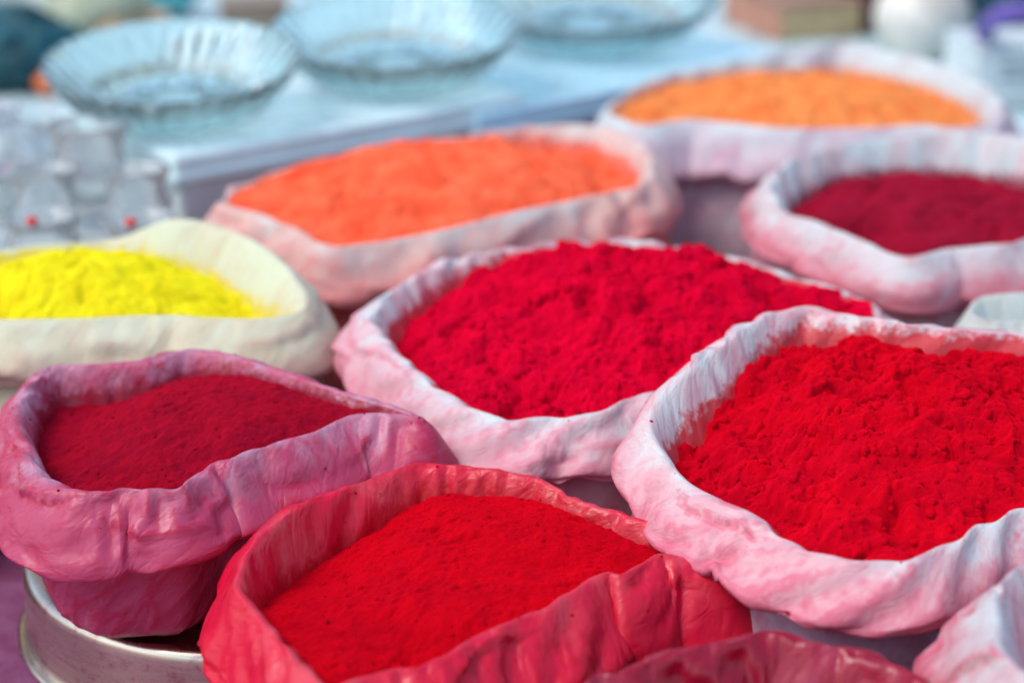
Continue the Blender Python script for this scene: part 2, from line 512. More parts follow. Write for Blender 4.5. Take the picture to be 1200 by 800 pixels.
    dist = np.concatenate([[0], np.cumsum(np.linalg.norm(np.diff(C, axis=0), axis=1))])
    fq = S.get('crs', 1.0)
    q4, _ = noise_flow(C, lean * 3.0, 0, tw, 34 / fq, 2.6, seed + 13)
    g4 = perlin(q4 + .4 * perlin(q4 * .8)[:, None]).reshape(N, M)
    q5, _ = noise_flow(C, -lean * 3.4, 0, tw, 52 / fq, 3.4, seed + 21)
    g5 = perlin(q5 + .4 * perlin(q5 * .8)[:, None]).reshape(N, M)
    q6, _ = noise_flow(C, lean * 1.2, 0, tw, 110 / fq, 9.0, seed + 29)
    g6 = perlin(q6 + .5 * perlin(q6 * .6)[:, None]).reshape(N, M)
    crumple = tent(g4) * 1.2 - tent(g5) * .9 + gate2 * tent(g6) * .35
    disp = fold_amp * (g1 * 1.0 + gate * (ridge(g2) - .3) * .9 + (ridge(g3) - .3) * .45 * gate2) + S.get('crumple', .0014) * crumple
    env = (np.clip((tw - .06) / .12, .3, 1) * (1 - .45 * np.exp(-((tw - .31) / .06) ** 2)))[None, :]
    disp = disp * env
    for ps, dpt, wd in S.get('pinch', []):                  # hand-placed pinches: fraction round, depth, width
        a = np.abs((np.arange(N) / N - ps + .5) % 1 - .5)[:, None] + .01 * (tw[None, :] - .4)
        disp = disp - dpt * np.exp(-(a / wd) ** 2) * np.exp(-((tw[None, :] - .45) / .3) ** 2)
    Nn = grid_normals(P)
    if (Nn[:, M // 2] * nrm).sum() < 0: Nn = -Nn
    ex = S.get('excess', .05)
    pat = np.clip(1 + 1.8 * fbm(np.concatenate([P.reshape(-1, 3) * 20], 1) + seed, 2).reshape(N, M), .12, 2.4)
    fine_n = .0007 * perlin(P.reshape(-1, 3) * 190 + seed).reshape(N, M) + .0004 * perlin(P.reshape(-1, 3) * 420 + seed).reshape(N, M)
    Pb = P.copy()
    P = film_two_scale(P, Nn, disp, ex, pat, S)
    N2 = grid_normals(P)
    if (N2[:, M // 2] * nrm).sum() < 0: N2 = -N2
    cv = curvature(P, N2)
    cv2 = np.abs(cv) / (np.percentile(np.abs(cv), 90) + 1e-9)
    crease = np.clip(cv2 - .35, 0, 1)
    # powder dust clinging to the inside just above the heap
    zr = P[..., 2] - (C[:, 2] - dep)[:, None]
    dust = np.where(tw[None, :] < .30, np.exp(-np.clip(zr, 0, 1) / S.get('dusth', .012)), 0.0)
    base = np.array([cen[0], cen[1], zb])
    root = empty('powder_sack', base)
    tag(root, S['label'], 'sack', 'open sacks of coloured powder')
    flow = np.concatenate([Cx[..., :2], np.broadcast_to((tw * .13)[None, :, None], (N, M, 1))], -1).reshape(-1, 3)
    across = np.broadcast_to(np.clip((tw - .3) / .55, 0, 1)[None, :], (N, M)).ravel()
    mesh_obj('rolled_rim', P.reshape(-1, 3), grid_faces(N, M)[:, ::-1], S['mat'], root, base,
             attrs={'flow': flow, 'crease': crease.ravel(), 'across': across, 'dust': dust.ravel()})
    # sack body below the roll
    MB_ = 40; tb = np.linspace(0, 1, MB_)
    ztop = C[:, 2] - h * .72
    off = (.22 * w)[:, None] * (1 - tb) + S.get('foot', .012) * tb + S.get('belly', .012) * np.sin(np.pi * np.clip(tb * 1.05, 0, 1)) ** .8 - .014 * np.clip((tb - .8) / .2, 0, 1) ** 2
    off = off - .004 * np.exp(-(tb / .1) ** 2)
    zz = ztop[:, None] * (1 - tb) + (zb + .001) * tb
    B = C[:, None, :] + nrm[:, None, :] * off[..., None]; B[..., 2] = zz
    qa, Cb = noise_flow(C, S.get('body_lean', .06), 0, tb, 42, 1.1, seed + 20)
    b1 = perlin(qa).reshape(N, MB_)
    qb, _ = noise_flow(C, S.get('body_lean', .06) * 1.3, 0, tb, 90, 1.8, seed + 30)
    b2 = perlin(qb).reshape(N, MB_)
    bd = S.get('pleat', .004) * (b1 + .7 * (ridge(b2) - .4)) + .0015 * (facets(np.stack([(Cb[..., 0] * 45 + Cb[..., 1] * 20).ravel(), (tb[None, :] * 5 + 2 * b1).ravel()], 1), 3).reshape(N, MB_) - .4)
    bd = bd * (np.clip(tb / .12, .3, 1) * np.clip((1.03 - tb) / .25, 0, 1))[None, :]
    Bn = grid_normals(B)
    if (Bn[:, MB_ // 2] * nrm).sum() < 0: Bn = -Bn
    B = film_relax(B, Bn, bd, np.full((N, MB_), ex * .8), np.full((N, MB_), ex * .6), 50, .02, .05)
    B[:, -1, 2] = zb + .001; B[..., 2] = np.maximum(B[..., 2], zb + .001)
    fl2 = np.concatenate([Cb[..., :2], np.broadcast_to((tb * .1)[None, :, None], (N, MB_, 1))], -1).reshape(-1, 3)
    V = B.reshape(-1, 3); F = grid_faces(N, MB_)[:, ::-1]
    mesh_obj('sack_body', V, F, S.get('body_mat', S['mat']), root, base,
             attrs={'flow': fl2, 'crease': np.clip(ridge(b2), 0, 1).ravel(), 'across': np.full(N * MB_, .5)})
    if S.get('powder'):
        build_heap(S, C, dep, cen, seed, P)
    return root

def ico():
    import bmesh
    bm = bmesh.new(); bmesh.ops.create_icosphere(bm, subdivisions=2, radius=1.0)
    v = np.array([x.co[:] for x in bm.verts]); f = np.array([[q.index for q in p.verts] for p in bm.faces]); bm.free()
    return v, f
ICO_V, ICO_F = ico()

def add_crumbs(S, V, F, X, Y, z, used, rho, seed, rimP):
    """real crumbs of caked powder, half sunk into the heap; triangles are stored as quads with a doubled corner split off"""
    rng = np.random.RandomState(int(seed * 10))
    cnt, r0, r1 = S['crumbs']
    cand = np.argwhere(used & (rho < .97))
    pick = cand[rng.randint(0, len(cand), cnt)]
    Vs, Fs, base = [], [], 0
    rad = r0 * (r1 / r0) ** (rng.rand(cnt) ** 2.2)
    for (i, j), r in zip(pick, rad):
        d = ICO_V * (1 + .5 * np.clip(perlin(ICO_V * 1.6 + rng.rand(3) * 50), -1, 1))[:, None] * (.6 + .7 * rng.rand(3))
        p = np.array([X[i, j], Y[i, j], z[i, j] + r * (rng.rand() * .6 - .55)])
        Vs.append(d * r + p); Fs.append(ICO_F + base); base += len(ICO_V)
    n_, m_ = rimP.shape[:2]                     # loose grains caught on the rim
    for _ in range(S.get('grains', 70)):
        i = rng.randint(n_); j = int(m_ * (.12 + .42 * rng.rand() ** 1.8)); r = .0003 + .0006 * rng.rand() ** 3
        Vs.append(ICO_V * r * (.7 + .6 * rng.rand(3)) + rimP[i, j]); Fs.append(ICO_F + base); base += len(ICO_V)
    Vc = np.concatenate(Vs); Fc = np.concatenate(Fs)
    # heap quads to triangles, then one triangle list
    T = np.concatenate([F[:, [0, 1, 2]], F[:, [0, 2, 3]]])
    return np.concatenate([V, Vc]), np.concatenate([T, Fc + len(V)])

def build_heap(S, C, dep, cen, seed, rimP=None):
    step = S.get('step', .0014)
    inner = C - 0
    cx, cy = cen[0], cen[1]
    th = np.arctan2(inner[:, 1] - cy, inner[:, 0] - cx); rr = np.hypot(inner[:, 1] - cy, inner[:, 0] - cx)
    o = np.argsort(th); th, rr = th[o], rr[o]; ze = (C[:, 2] - dep)[o]
    th3 = np.concatenate([th - 2 * np.pi, th, th + 2 * np.pi]); rr3 = np.tile(rr, 3); ze3 = np.tile(ze, 3)
    x = np.arange(C[:, 0].min() - .02, C[:, 0].max() + .02, step); y = np.arange(C[:, 1].min() - .02, C[:, 1].max() + .02, step)
    X, Y = np.meshgrid(x, y, indexing='ij')
    r = np.hypot(X - cx, Y - cy); a = np.arctan2(Y - cy, X - cx)
    Re = np.interp(a, th3, rr3); Ze = np.interp(a, th3, ze3)
    rho = r / Re
    keep = (r < Re + .0012)
    rc = np.clip(rho, 0, 1)
    zmean = ze.mean()
    # blend of edge height and a dome; peak may sit off centre
    pkx, pky = S.get('peak', (0, 0))
    dome = S.get('dome', .02) * np.clip(1 - ((X - cx - pkx) ** 2 + (Y - cy - pky) ** 2) / (.95 * rr.mean()) ** 2, -.25, 1)
    z = Ze * rc ** 1.5 + zmean * (1 - rc ** 1.5) + dome * (1 - rc ** 4)
    P2 = np.stack([X.ravel(), Y.ravel()], 1); n = len(P2)
    q3 = np.concatenate([P2, np.full((n, 1), seed)], 1)
    wob = np.stack([perlin(q3 * 60), perlin(q3 * 60 + 31)], 1) * .005 + np.stack([perlin(q3 * 190), perlin(q3 * 190 + 31)], 1) * .0022
    d = np.zeros(n)
    calm = np.clip(.85 + 1.1 * perlin(q3 * 24 + 50), .25, 1.45)      # slides of smooth dust between clods
    for li, (size, amp, sd) in enumerate(S['lump']):
        d += amp * (lumps((P2 + wob) / size + seed, sd + S['seed']) - .45) * (calm if li else 1.0)
    for size, amp, sd in S.get('billow', []):
        qq = np.concatenate([(P2 + wob * 1.5) / size, np.full((n, 1), seed + sd)], 1)
        d += amp * (np.sqrt(perlin(qq) ** 2 + .003) * 2.2 - .6)
    for size, amp, thr in S.get('cracks', []):
        qq = np.concatenate([(P2 + wob * 2) / size * np.array([[1.0, .45]]) @ np.array([[.94, -.34], [.34, .94]]), np.full((n, 1), seed + 60)], 1)
        g = perlin(qq); msk = np.clip(perlin(qq * .37 + 9) * 3 - .1, 0, 1)
        d -= amp * np.clip(1 - np.abs(g) / thr, 0, 1) * msk
    d += S.get('rough', .001) * fbm(q3 * 140, 4, .6)
    d += S.get('swell', .003) * fbm(q3 * 18, 2)
    for size, amp, thr in S.get('pits', []):
        g = perlin(np.concatenate([(P2 + wob * 1.2) / size * np.array([[.6, 1.0]]), np.full((n, 1), seed + 8)], 1))
        d -= amp * np.clip((g - thr) / (.9 - thr), 0, 1) ** .7
    z = z + d.reshape(X.shape) * (1 - .55 * np.clip((rho - .85) / .15, 0, 1))
    # horizontal jitter lets crumbs overhang a little
    jx = perlin(q3 * 160 + 3).reshape(X.shape) * S.get('jit', .0012); jy = perlin(q3 * 160 + 77).reshape(X.shape) * S.get('jit', .0012)
    idx = -np.ones(X.shape, int)
    kf = keep[:-1, :-1] & keep[1:, :-1] & keep[1:, 1:] & keep[:-1, 1:]
    used = np.zeros(X.shape, bool)
    used[:-1, :-1] |= kf; used[1:, :-1] |= kf; used[1:, 1:] |= kf; used[:-1, 1:] |= kf
    idx[used] = np.arange(used.sum())
    V = np.stack([(X + jx)[used], (Y + jy)[used], z[used]], 1)
    i, j = np.nonzero(kf)
    F = np.stack([idx[i, j], idx[i + 1, j], idx[i + 1, j + 1], idx[i, j + 1]], 1)
    origin = np.array([cx, cy, z[used].min()])
    if S.get('crumbs'):
        V, F = add_crumbs(S, V, F, X, Y, z, used, rho, seed, rimP)
    ob = mesh_obj('powder_heap', V, F, S['powder'], None, origin)
    tag(ob, S['powder_label'], 'powder', 'heaps of coloured powder')

CR_LUMP = [(.028, .0150, 1), (.0135, .0105, 2), (.0066, .0036, 3)]
CR_BIL = [(.045, .006, 1), (.015, .0028, 5)]
RED_LUMP = [(.026, .0095, 1), (.012, .0072, 2), (.0058, .0030, 3)]
RED_BIL = [(.050, .006, 1), (.016, .0026, 5)]
FINE_LUMP = [(.018, .0010, 1), (.0065, .0010, 2), (.0034, .0008, 3)]
FINE_BIL = [(.035, .0012, 1)]
SOFT_LUMP = [(.032, .010, 1), (.016, .008, 2), (.008, .003, 3)]
YEL_LUMP = [(.030, .006, 1), (.013, .006, 2), (.007, .003, 3)]

SACKS = []
# A: front red sack
SACKS.append(dict(seed=1, n=620, m=64, excess=.062, shear=1.7, bendc=.02, soft=1, fine_ex=.8, slope=.2, w=.030, h=.046, fold=.0016, crumple=.0045, crumbs=(260, .0005, .0016), billow=FINE_BIL, lean=.07, step=.00085, dome=.012, lump=FINE_LUMP, rough=.0010, swell=.004, pits=[(.009, .003, .42)], jit=.0005, peak=(.02, .03),
    rim=[(283, 684, .138, .016, .62, 1), (300, 640, .142, .028, .75, 1), (338, 604, .145, .034), (385, 580, .146, .032), (430, 566, .146, .026), (488, 549, .147, .018), (550, 551, .146, .013), (622, 562, .144, .008), (675, 588, .140, .005),
         (745, 610, .138, .010), (803, 627, .136, .012), (836, 642, .134, .016), (846, 656, .134, .016), (820, 657, .136, .018), (771, 651, .140, .014), (733, 671, .138, .010), (698, 675, .138, .010), (628, 715, .136, .010), (570, 739, .135, .010),
         (500, 776, .134, .010), (453, 787, .133, .010), (410, 799, .133, .012), (388, 806, .133, .008), (368, 790, .133, .008), (340, 758, .134, .008, .75, 1), (300, 712, .136, .010, .62, 1)],
    mat=sheet_mat('red_film', (.72, .005, .045), (.76, .09, .12), (.62, .001, .02), .5, .24, 0, .6, .35, 1.0, .32, .48, dust=(.55, .002, .015)),
    powder=powder_mat('scarlet_powder', (.56, .001, .009), (.49, .001, .010), 1),
    label='red stained sack in front with crumpled red rim and smooth scarlet powder', powder_label='smooth fine scarlet powder filling the red-rimmed front sack'))
# B: maroon sack on the tin
SACKS.append(dict(seed=2, n=620, m=64, excess=.07, bendc=.02, soft=1, fine_ex=.8, slope=.15, base=.0545, w=.028, h=.040, fold=.0022, crumple=.0050, crs=1.3, crumbs=(200, .0005, .0016), billow=FINE_BIL, lean=.08, step=.00085, dome=.020, lump=FINE_LUMP, rough=.0010, swell=.003, pits=[(.007, .002, .45)], jit=.0005, peak=(.02, .02), pleat=.005, foot=-.006, belly=.004,
    rim=[(36, 522, .158, 0.0186), (25, 485, .160, 0.0211), (40, 448, .163, 0.0211), (66, 431, .165, 0.0211), (110, 428, .166, 0.0211), (170, 423, .167, 0.0186), (225, 413, .168, 0.0149), (270, 418, .168, 0.0136), (310, 429, .168, 0.0124), (350, 444, .167, 0.0099), (400, 461, .166, 0.0062),
         (445, 474, .164, 0.0037), (490, 489, .163, 0.0050), (468, 486, .165, 0.0074), (420, 485, .165, 0.0074), (395, 492, .164, 0.0074), (365, 506, .163, 0.0074), (300, 526, .161, 0.0074), (272, 536, .160, 0.0087), (248, 545, .158, 0.0087), (225, 560, .156, 0.0087),
         (200, 572, .155, 0.0087), (150, 574, .155, 0.0099), (100, 575, .155, 0.0112), (62, 562, .156, 0.0136), (44, 545, .157, 0.0161)],
    pinch=[(.80, .004, .008)],
    mat=sheet_mat('mauve_film', (.52, .060, .15), (.57, .33, .46), (.50, .010, .06), .58, .36, .05, .7, .40, 2.0, .34, .48, dust=(.33, .006, .03)),
    powder=powder_mat('maroon_powder', (.38, .004, .020), (.31, .004, .022), 2),
    label='mauve-pink sack of dark maroon powder resting on the round steel tin', powder_label='dark maroon powder in the sack on the steel tin'))
# C: central magenta-red sack
SACKS.append(dict(seed=3, soft=2, bendc=.035, shear=1.9, n=620, m=64, excess=.08, w=.030, h=.034, fold=.0020, crumple=.0035, crumbs=(1500, .0010, .0048), billow=CR_BIL, lean=.06, step=.00095, dome=.036, lump=CR_LUMP, rough=.0010, swell=.005, jit=.0016, peak=(0, .02),
    rim=[(455, 398, .160, .018), (440, 370, .163, .020), (470, 338, .166, .020), (540, 304, .168, .014), (620, 291, .168, .006), (700, 287, .168, .004), (770, 288, .168, .004), (850, 302, .166, .002), (945, 330, .164, .0), (1000, 348, .162, .0), (1022, 364, .160, .0),
         (1005, 378, .160, .004), (930, 405, .160, .006), (850, 440, .160, .008), (775, 457, .160, .008), (730, 469, .159, .008), (695, 482, .158, .008), (630, 488, .157, .008), (595, 489, .156, .008), (555, 475, .157, .008), (505, 447, .158, .008), (470, 416, .159, .012)],
    mat=sheet_mat('white_pink_film', (.77, .45, .50), (.68, .75, .75), (.74, .20, .29), .68, .55, .55, .55, .48, 3.0, .32, .35, dust=(.62, .002, .03)),
    powder=powder_mat('crimson_powder', (.68, .001, .030), (.60, .001, .030), 3),
    label='white sack with faint pink stains heaped with crumbly crimson powder, in the middle', powder_label='tall crumbly heap of crimson powder in the middle sack'))
# D: right red sack
SACKS.append(dict(seed=4, soft=3, bendc=.035, shear=2.0, n=620, m=64, excess=.09, w=.023, h=.031, fold=.0026, crumple=.0035, lean=.10, crumbs=(1300, .0007, .0034), billow=RED_BIL, cracks=[(.055, .013, .09)], step=.0009, dome=.022, lump=RED_LUMP, rough=.0012, swell=.005, jit=.0014, peak=(0, .0), pits=[(.012, .004, .5)], body_lean=-.16, pleat=.006, belly=.004,
    rim=[(783, 533, .168, 0.0158), (764, 500, .176, 0.0216), (776, 468, .184, 0.0259), (806, 438, .192, 0.0259), (850, 404, .198, 0.0245), (885, 379, .200, 0.0202), (925, 363, .200, 0.0173), (965, 364, .199, 0.0158), (1040, 377, .196, 0.0115), (1110, 385, .194, 0.0101), (1200, 391, .190, 0.0101),
         (1290, 416, .184, 0.0101), (1345, 463, .174, 0.0072), (1350, 515, .163, 0.0072), (1300, 560, .162, 0.0072), (1200, 592, .162, 0.0072), (1140, 617, .162, 0.0072), (1105, 637, .161, 0.0072), (1060, 651, .161, 0.0058), (1010, 654, .160, 0.0058), (960, 645, .160, 0.0058), (920, 628, .160, 0.0058),
         (880, 600, .161, 0.0072), (825, 575, .162, 0.0072), (797, 553, .162, 0.0101)],
    mat=sheet_mat('pink_film', (.77, .43, .48), (.69, .75, .75), (.70, .13, .22), .78, .5, .5, .65, .48, 4.0, .34, .35, dust=(.62, .002, .015)),
    body_mat=sheet_mat('lilac_film', (.50, .34, .45), (.60, .48, .58), (.45, .10, .22), .4, .5, 0, .4, .5, 4.5, .4, .35),
    powder=powder_mat('red_powder', (.60, .001, .012), (.54, .001, .014), 4),
    label='pink-stained white sack of bright red lumpy powder at the right', powder_label='bright red lumpy powder in the sack at the right'))
# E: coral orange sack
SACKS.append(dict(seed=5, soft=1, bendc=.03, excess=.06, lean=.1, w=.027, h=.043, fold=.0020, crumple=.003, step=.0016, dome=.030, lump=SOFT_LUMP, rough=.001, swell=.004,
    rim=[(268, 236, 0.165, .004), (292, 215, 0.166, .002), (345, 197, 0.167, .0), (430, 178, 0.168, .0), (520, 163, 0.169, .006), (600, 151, 0.170, .014), (660, 147, 0.171, .020), (712, 151, 0.171, .024), (748, 168, 0.171, .024), (762, 192, 0.170, .024), (752, 213, 0.169, .020), (718, 224, 0.168, .012),
         (650, 238, 0.167, .008), (600, 250, 0.166, .008), (540, 263, 0.165, .008), (480, 275, 0.164, .008), (425, 284, 0.163, .008), (388, 286, 0.163, .008), (340, 264, 0.164, .006), (295, 246, 0.165, .004)],
    mat=sheet_mat('cream_film', (.74, .48, .42), (.70, .70, .66), (.74, .20, .20), .85, .45, .6, .4, .55, 5.0, .25, .3, dust=(.85, .13, .06)),
    body_mat=sheet_mat('coral_film', (.80, .20, .18), (.80, .3, .28), (.5, .05, .06), .5, .4, 0, .4, .55, 5.5, .25, .3),
    powder=powder_mat('coral_powder', (.90, .125, .050), (.92, .19, .085), 5),
    label='cream sack heaped with coral orange powder, touching the grey plastic box', powder_label='coral orange powder heap behind the crimson heap'))
# F: mustard orange sack at the back
SACKS.append(dict(seed=6, soft=1, bendc=.03, excess=.06, lean=.1, w=.027, h=.050, fold=.0022, crumple=.003, step=.002, dome=.024, lump=SOFT_LUMP, rough=.001, swell=.004,
    rim=[(716, 128, 0.172, .006), (745, 104, 0.176, .010), (790, 86, 0.180, .014), (870, 69, 0.182, .020), (930, 59, 0.184, .026), (990, 53, 0.185, .030), (1050, 63, 0.184, .030), (1100, 75, 0.182, .030), (1140, 93, 0.180, .030), (1166, 114, 0.178, .028), (1172, 132, 0.176, .024), (1145, 147, 0.175, .014),
         (1080, 147, 0.175, .010), (1000, 150, 0.174, .010), (920, 150, 0.174, .010), (850, 143, 0.175, .010), (800, 141, 0.175, .010), (757, 146, 0.174, .010), (730, 139, 0.173, .008)],
    mat=sheet_mat('white_film', (.62, .52, .58), (.62, .76, .77), (.60, .22, .34), .68, .6, .5, .4, .55, 6.0, .25, .3, dust=(.75, .27, .08)),
    powder=powder_mat('mustard_powder', (.80, .29, .085), (.80, .22, .06), 6),
    label='white sack of light orange powder farthest back, in front of the brown carton', powder_label='light orange powder in the farthest sack'))
# G: back right maroon sack
SACKS.append(dict(seed=7, soft=1, bendc=.03, excess=.06, lean=.1, w=.026, h=.037, fold=.0024, crumple=.003, step=.0016, dome=.014, lump=SOFT_LUMP, rough=.001, swell=.006,
    rim=[(922, 247, .172, .014), (908, 222, .176, .026), (914, 202, .179, .030), (940, 184, .181, .030), (1000, 167, .183, .030), (1080, 158, .184, .034), (1150, 158, .184, .038), (1220, 168, .182, .036), (1280, 192, .180, .030), (1300, 227, .177, .024), (1270, 262, .174, .016),
         (1200, 280, .173, .012), (1150, 287, .172, .010), (1110, 290, .171, .010), (1062, 299, .171, .010), (1000, 277, .171, .010), (962, 260, .171, .010)],
    mat=sheet_mat('rose_white_film', (.68, .54, .56), (.64, .76, .76), (.68, .16, .22), .95, .5, .9, .5, .55, 7.0, .3, .3, dust=(.28, .008, .04)),
    powder=powder_mat('wine_powder', (.32, .007, .028), (.25, .007, .028), 7),
    label='rose-stained white sack of dark wine-red powder at the right behind the bright red heap', powder_label='dark wine-red powder in the right-hand sack behind the bright red heap'))
# H: yellow sack
SACKS.append(dict(seed=8, excess=.03, lean=.1, slope=.5, w=.026, h=.042, fold=.0022, crumple=.003, step=.0014, dome=.026, lump=YEL_LUMP, rough=.001, swell=.004,
    rim=[(350, 361, .168, .014), (344, 330, .176, .028), (312, 294, .184, .036), (258, 268, .188, .036), (200, 260, .188, .030), (130, 281, .166, .016), (60, 288, .164, .008), (0, 296, .162, .008), (-100, 306, .16, .01), (-165, 328, .158, .01), (-155, 356, .155, .01), (-80, 371, .152, .008),
         (0, 374, .160, .008), (100, 372, .162, .008), (190, 370, .163, .008), (250, 372, .164, .008), (310, 372, .165, .008)],
    mat=sheet_mat('ivory_film', (.66, .60, .42), (.68, .74, .56), (.58, .30, .28), .5, .7, .7, .3, .55, 8.0, .28, .3, dust=(.75, .62, .03)),
    powder=powder_mat('yellow_powder', (.86, .79, .016), (.84, .72, .012), 8),
    label='ivory sack of bright yellow powder at the left edge', powder_label='bright yellow powder at the left edge'))
# I: pink-white sack, bottom right corner
SACKS.append(dict(seed=9, excess=.07, n=460, m=56, w=.027, h=.056, fold=.003, crumple=.005, lean=.1, step=.002, dome=.005, lump=SOFT_LUMP,
    rim=[(1172, 728, .168, .03), (1172, 696, .170, .03), (1205, 665, .172, .03), (1265, 652, .172, .03), (1330, 662, .172, .03), (1372, 710, .170, .03), (1350, 775, .168, .03), (1280, 805, .167, .03), (1215, 795, .167, .03), (1178, 762, .167, .03)],
    mat=sheet_mat('rose_film', (.62, .42, .46), (.60, .68, .70), (.62, .09, .16), .8, .45, .7, .75, .48, 9.0, .45, .4),
    powder=powder_mat('pink_powder', (.7, .2, .3), (.66, .16, .25), 9),
    label='white sack stained rose-red in the bottom right corner', powder_label='pink powder low inside the bottom right corner sack'))
# J: crimson sack along the bottom edge
SACKS.append(dict(seed=10, excess=.10, lean=.2, n=520, m=60, w=.026, h=.05, fold=.003, crumple=.008, step=.002, dome=.0, lump=FINE_LUMP,
    rim=[(700, 803, .132, .03), (740, 786, .136, .03), (790, 768, .139, .03), (850, 756, .140, .03), (905, 743, .142, .03), (950, 755, .140, .03), (1000, 768, .138, .03), (1055, 788, .136, .03), (1085, 811, .132, .03), (1080, 866, .13, .03), (1000, 906, .13, .03), (880, 921, .13, .03), (770, 901, .13, .03), (700, 851, .13, .03)],
    mat=sheet_mat('crimson_film', (.34, .001, .026), (.52, .06, .13), (.26, .001, .016), .5, .1, 0, .6, .27, 10.0, .2, .6),
    powder=powder_mat('dark_crimson_powder', (.4, .004, .02), (.35, .004, .02), 10),
    label='deep crimson crumpled sack cut off by the bottom edge', powder_label='crimson powder in the sack at the bottom edge'))
# K: small mint sack between the two right-hand sacks
SACKS.append(dict(seed=11, n=260, w=.016, h=.036, fold=.0030, crumple=.003, step=.002, dome=-.004, lump=SOFT_LUMP,
    rim=[(1142, 366, .160, .03), (1150, 352, .163, .03), (1185, 345, .165, .03), (1250, 342, .165, .03), (1310, 348, .164, .03), (1325, 362, .162, .03), (1280, 374, .160, .03), (1200, 376, .159, .03), (1160, 375, .159, .03)],
    mat=sheet_mat('mint_film', (.56, .62, .54), (.66, .74, .70), (.56, .26, .26), .3, .6, .2, .5, .5, 11.0, .35, .35),
    powder=powder_mat('mint_powder', (.55, .60, .50), (.50, .55, .46), 11), powder_label='pale mint powder low inside the small mint-white sack',
    label='small mint-white sack wedged between the wine-red and bright red sacks'))
# L: small dark red sack, left edge behind the tin
SACKS.append(dict(seed=12, n=260, xyz=True, w=.02, h=.035, fold=.004, crumple=.003, foot=.02, belly=.012,
    rim=[(-.47 + .085 * math.cos(a * math.pi / 5), 1.15 + .085 * math.sin(a * math.pi / 5), .075, .02) for a in range(10)],
    mat=sheet_mat('dark_red_film', (.25, .02, .06), (.45, .15, .2), (.2, .0, .03), .5, .4, 0, .5, .45, 12.0, .6, .4),
    lump=FINE_LUMP, step=.002, dome=.01, powder=powder_mat('plum_powder', (.22, .006, .03), (.18, .006, .03), 12), powder_label='dark plum powder in the small sack at the left edge',
    label='small dark red sack at the left edge beside the steel tin'))
for s_ in SACKS:
    build_sack(s_)

# ------------------------------------------------------------------ lathe helper and steel tin
def lathe(prof, n, fn=None, close=False):
    P = np.asarray(prof, float); m = len(P)
    a = np.linspace(0, 2 * np.pi, n, endpoint=False)
    r = np.broadcast_to(P[None, :, 0], (n, m)).copy(); z = np.broadcast_to(P[None, :, 1], (n, m)).copy()
    if fn is not None: r, z = fn(a[:, None], r, z, np.linspace(0, 1, m)[None, :])
    V = np.stack([r * np.cos(a)[:, None], r * np.sin(a)[:, None], z], -1)
    return V.reshape(-1, 3), grid_faces(n, m)

def steel_mat():
    m, nt, bs = new_mat('brushed_steel')
    geo = nd(nt, 'ShaderNodeTexCoord').outputs['Object']
    n1 = noise(nt, vmap(nt, geo, (1, 1, 14)), 26, 6, .6); n2 = noise(nt, geo, 14, 5, .6)
    c = mix(nt, ramp(nt, n2, .4, .65), (.70, .62, .50), (.58, .50, .42))
    c = mix(nt, ramp(nt, noise(nt, geo, 70, 6, .7), .52, .7, 0, .6), c, (.40, .10, .16))
    nt.links.new(c, bs.inputs['Base Color']); bs.inputs['Metallic'].default_value = 1
    nt.links.new(ramp(nt, n1, .3, .7, .22, .36), bs.inputs['Roughness'])
    b = nd(nt, 'ShaderNodeBump'); b.inputs['Strength'].default_value = .06; b.inputs['Distance'].default_value = .001
    nt.links.new(n1, b.inputs['Height']); nt.links.new(b.outputs[0], bs.inputs['Normal'])
    return m
STEEL = steel_mat()
tin_c = np.array([-.158, 1.060, 0.0])
tin = empty('steel_tin', tin_c)
tag(tin, 'round shallow stainless steel tin turned upside down under the maroon powder sack', 'tin')
V, F = lathe(open_spline([(.0005, .052), (.06, .052), (.12, .0521), (.1440, .0520), (.1478, .0508), (.1494, .0475), (.1500, .040), (.1505, .02), (.1510, .008), (.1512, .005)], 60), 160)
mesh_obj('tin_body', V + tin_c, F, STEEL, tin, tin_c)
V, F = lathe(open_spline([(.1500, .0052), (.1530, .0046), (.1555, .0044), (.1566, .0032), (.1564, .0016), (.155, .0008), (.150, .0008)], 24), 160)
mesh_obj('base_flange', V + tin_c, F, STEEL, tin, tin_c)

# ------------------------------------------------------------------ plastic boxes behind
def box_mesh(name, parent, origin, ux, uy, a0, a1, b0, b1, z0, z1, mat, bev=.004):
    import bmesh
    bm = bmesh.new()
    vs = []
    for z in (z0, z1):
        for a, b in ((a0, b0), (a1, b0), (a1, b1), (a0, b1)):
            p = origin + ux * a + uy * b; vs.append(bm.verts.new((p[0], p[1], z)))
    for f in ((3, 2, 1, 0), (4, 5, 6, 7), (0, 1, 5, 4), (1, 2, 6, 5), (2, 3, 7, 6), (3, 0, 4, 7)):
        bm.faces.new([vs[i] for i in f])
    bmesh.ops.recalc_face_normals(bm, faces=bm.faces)
    if bev: bmesh.ops.bevel(bm, geom=bm.edges[:], offset=bev, segments=3, affect='EDGES', profile=.5)
    me = bpy.data.meshes.new(name); bm.to_mesh(me); bm.free()
    me.materials.append(mat)
    o = bpy.data.objects.new(name, me)
    if parent is not None:
        me.transform(__import__('mathutils').Matrix.Translation(-parent.location))
    link(o, parent)
    return o

def frame(deg):
    a = math.radians(deg)
    return np.array([math.cos(a), math.sin(a), 0]), np.array([-math.sin(a), math.cos(a), 0])

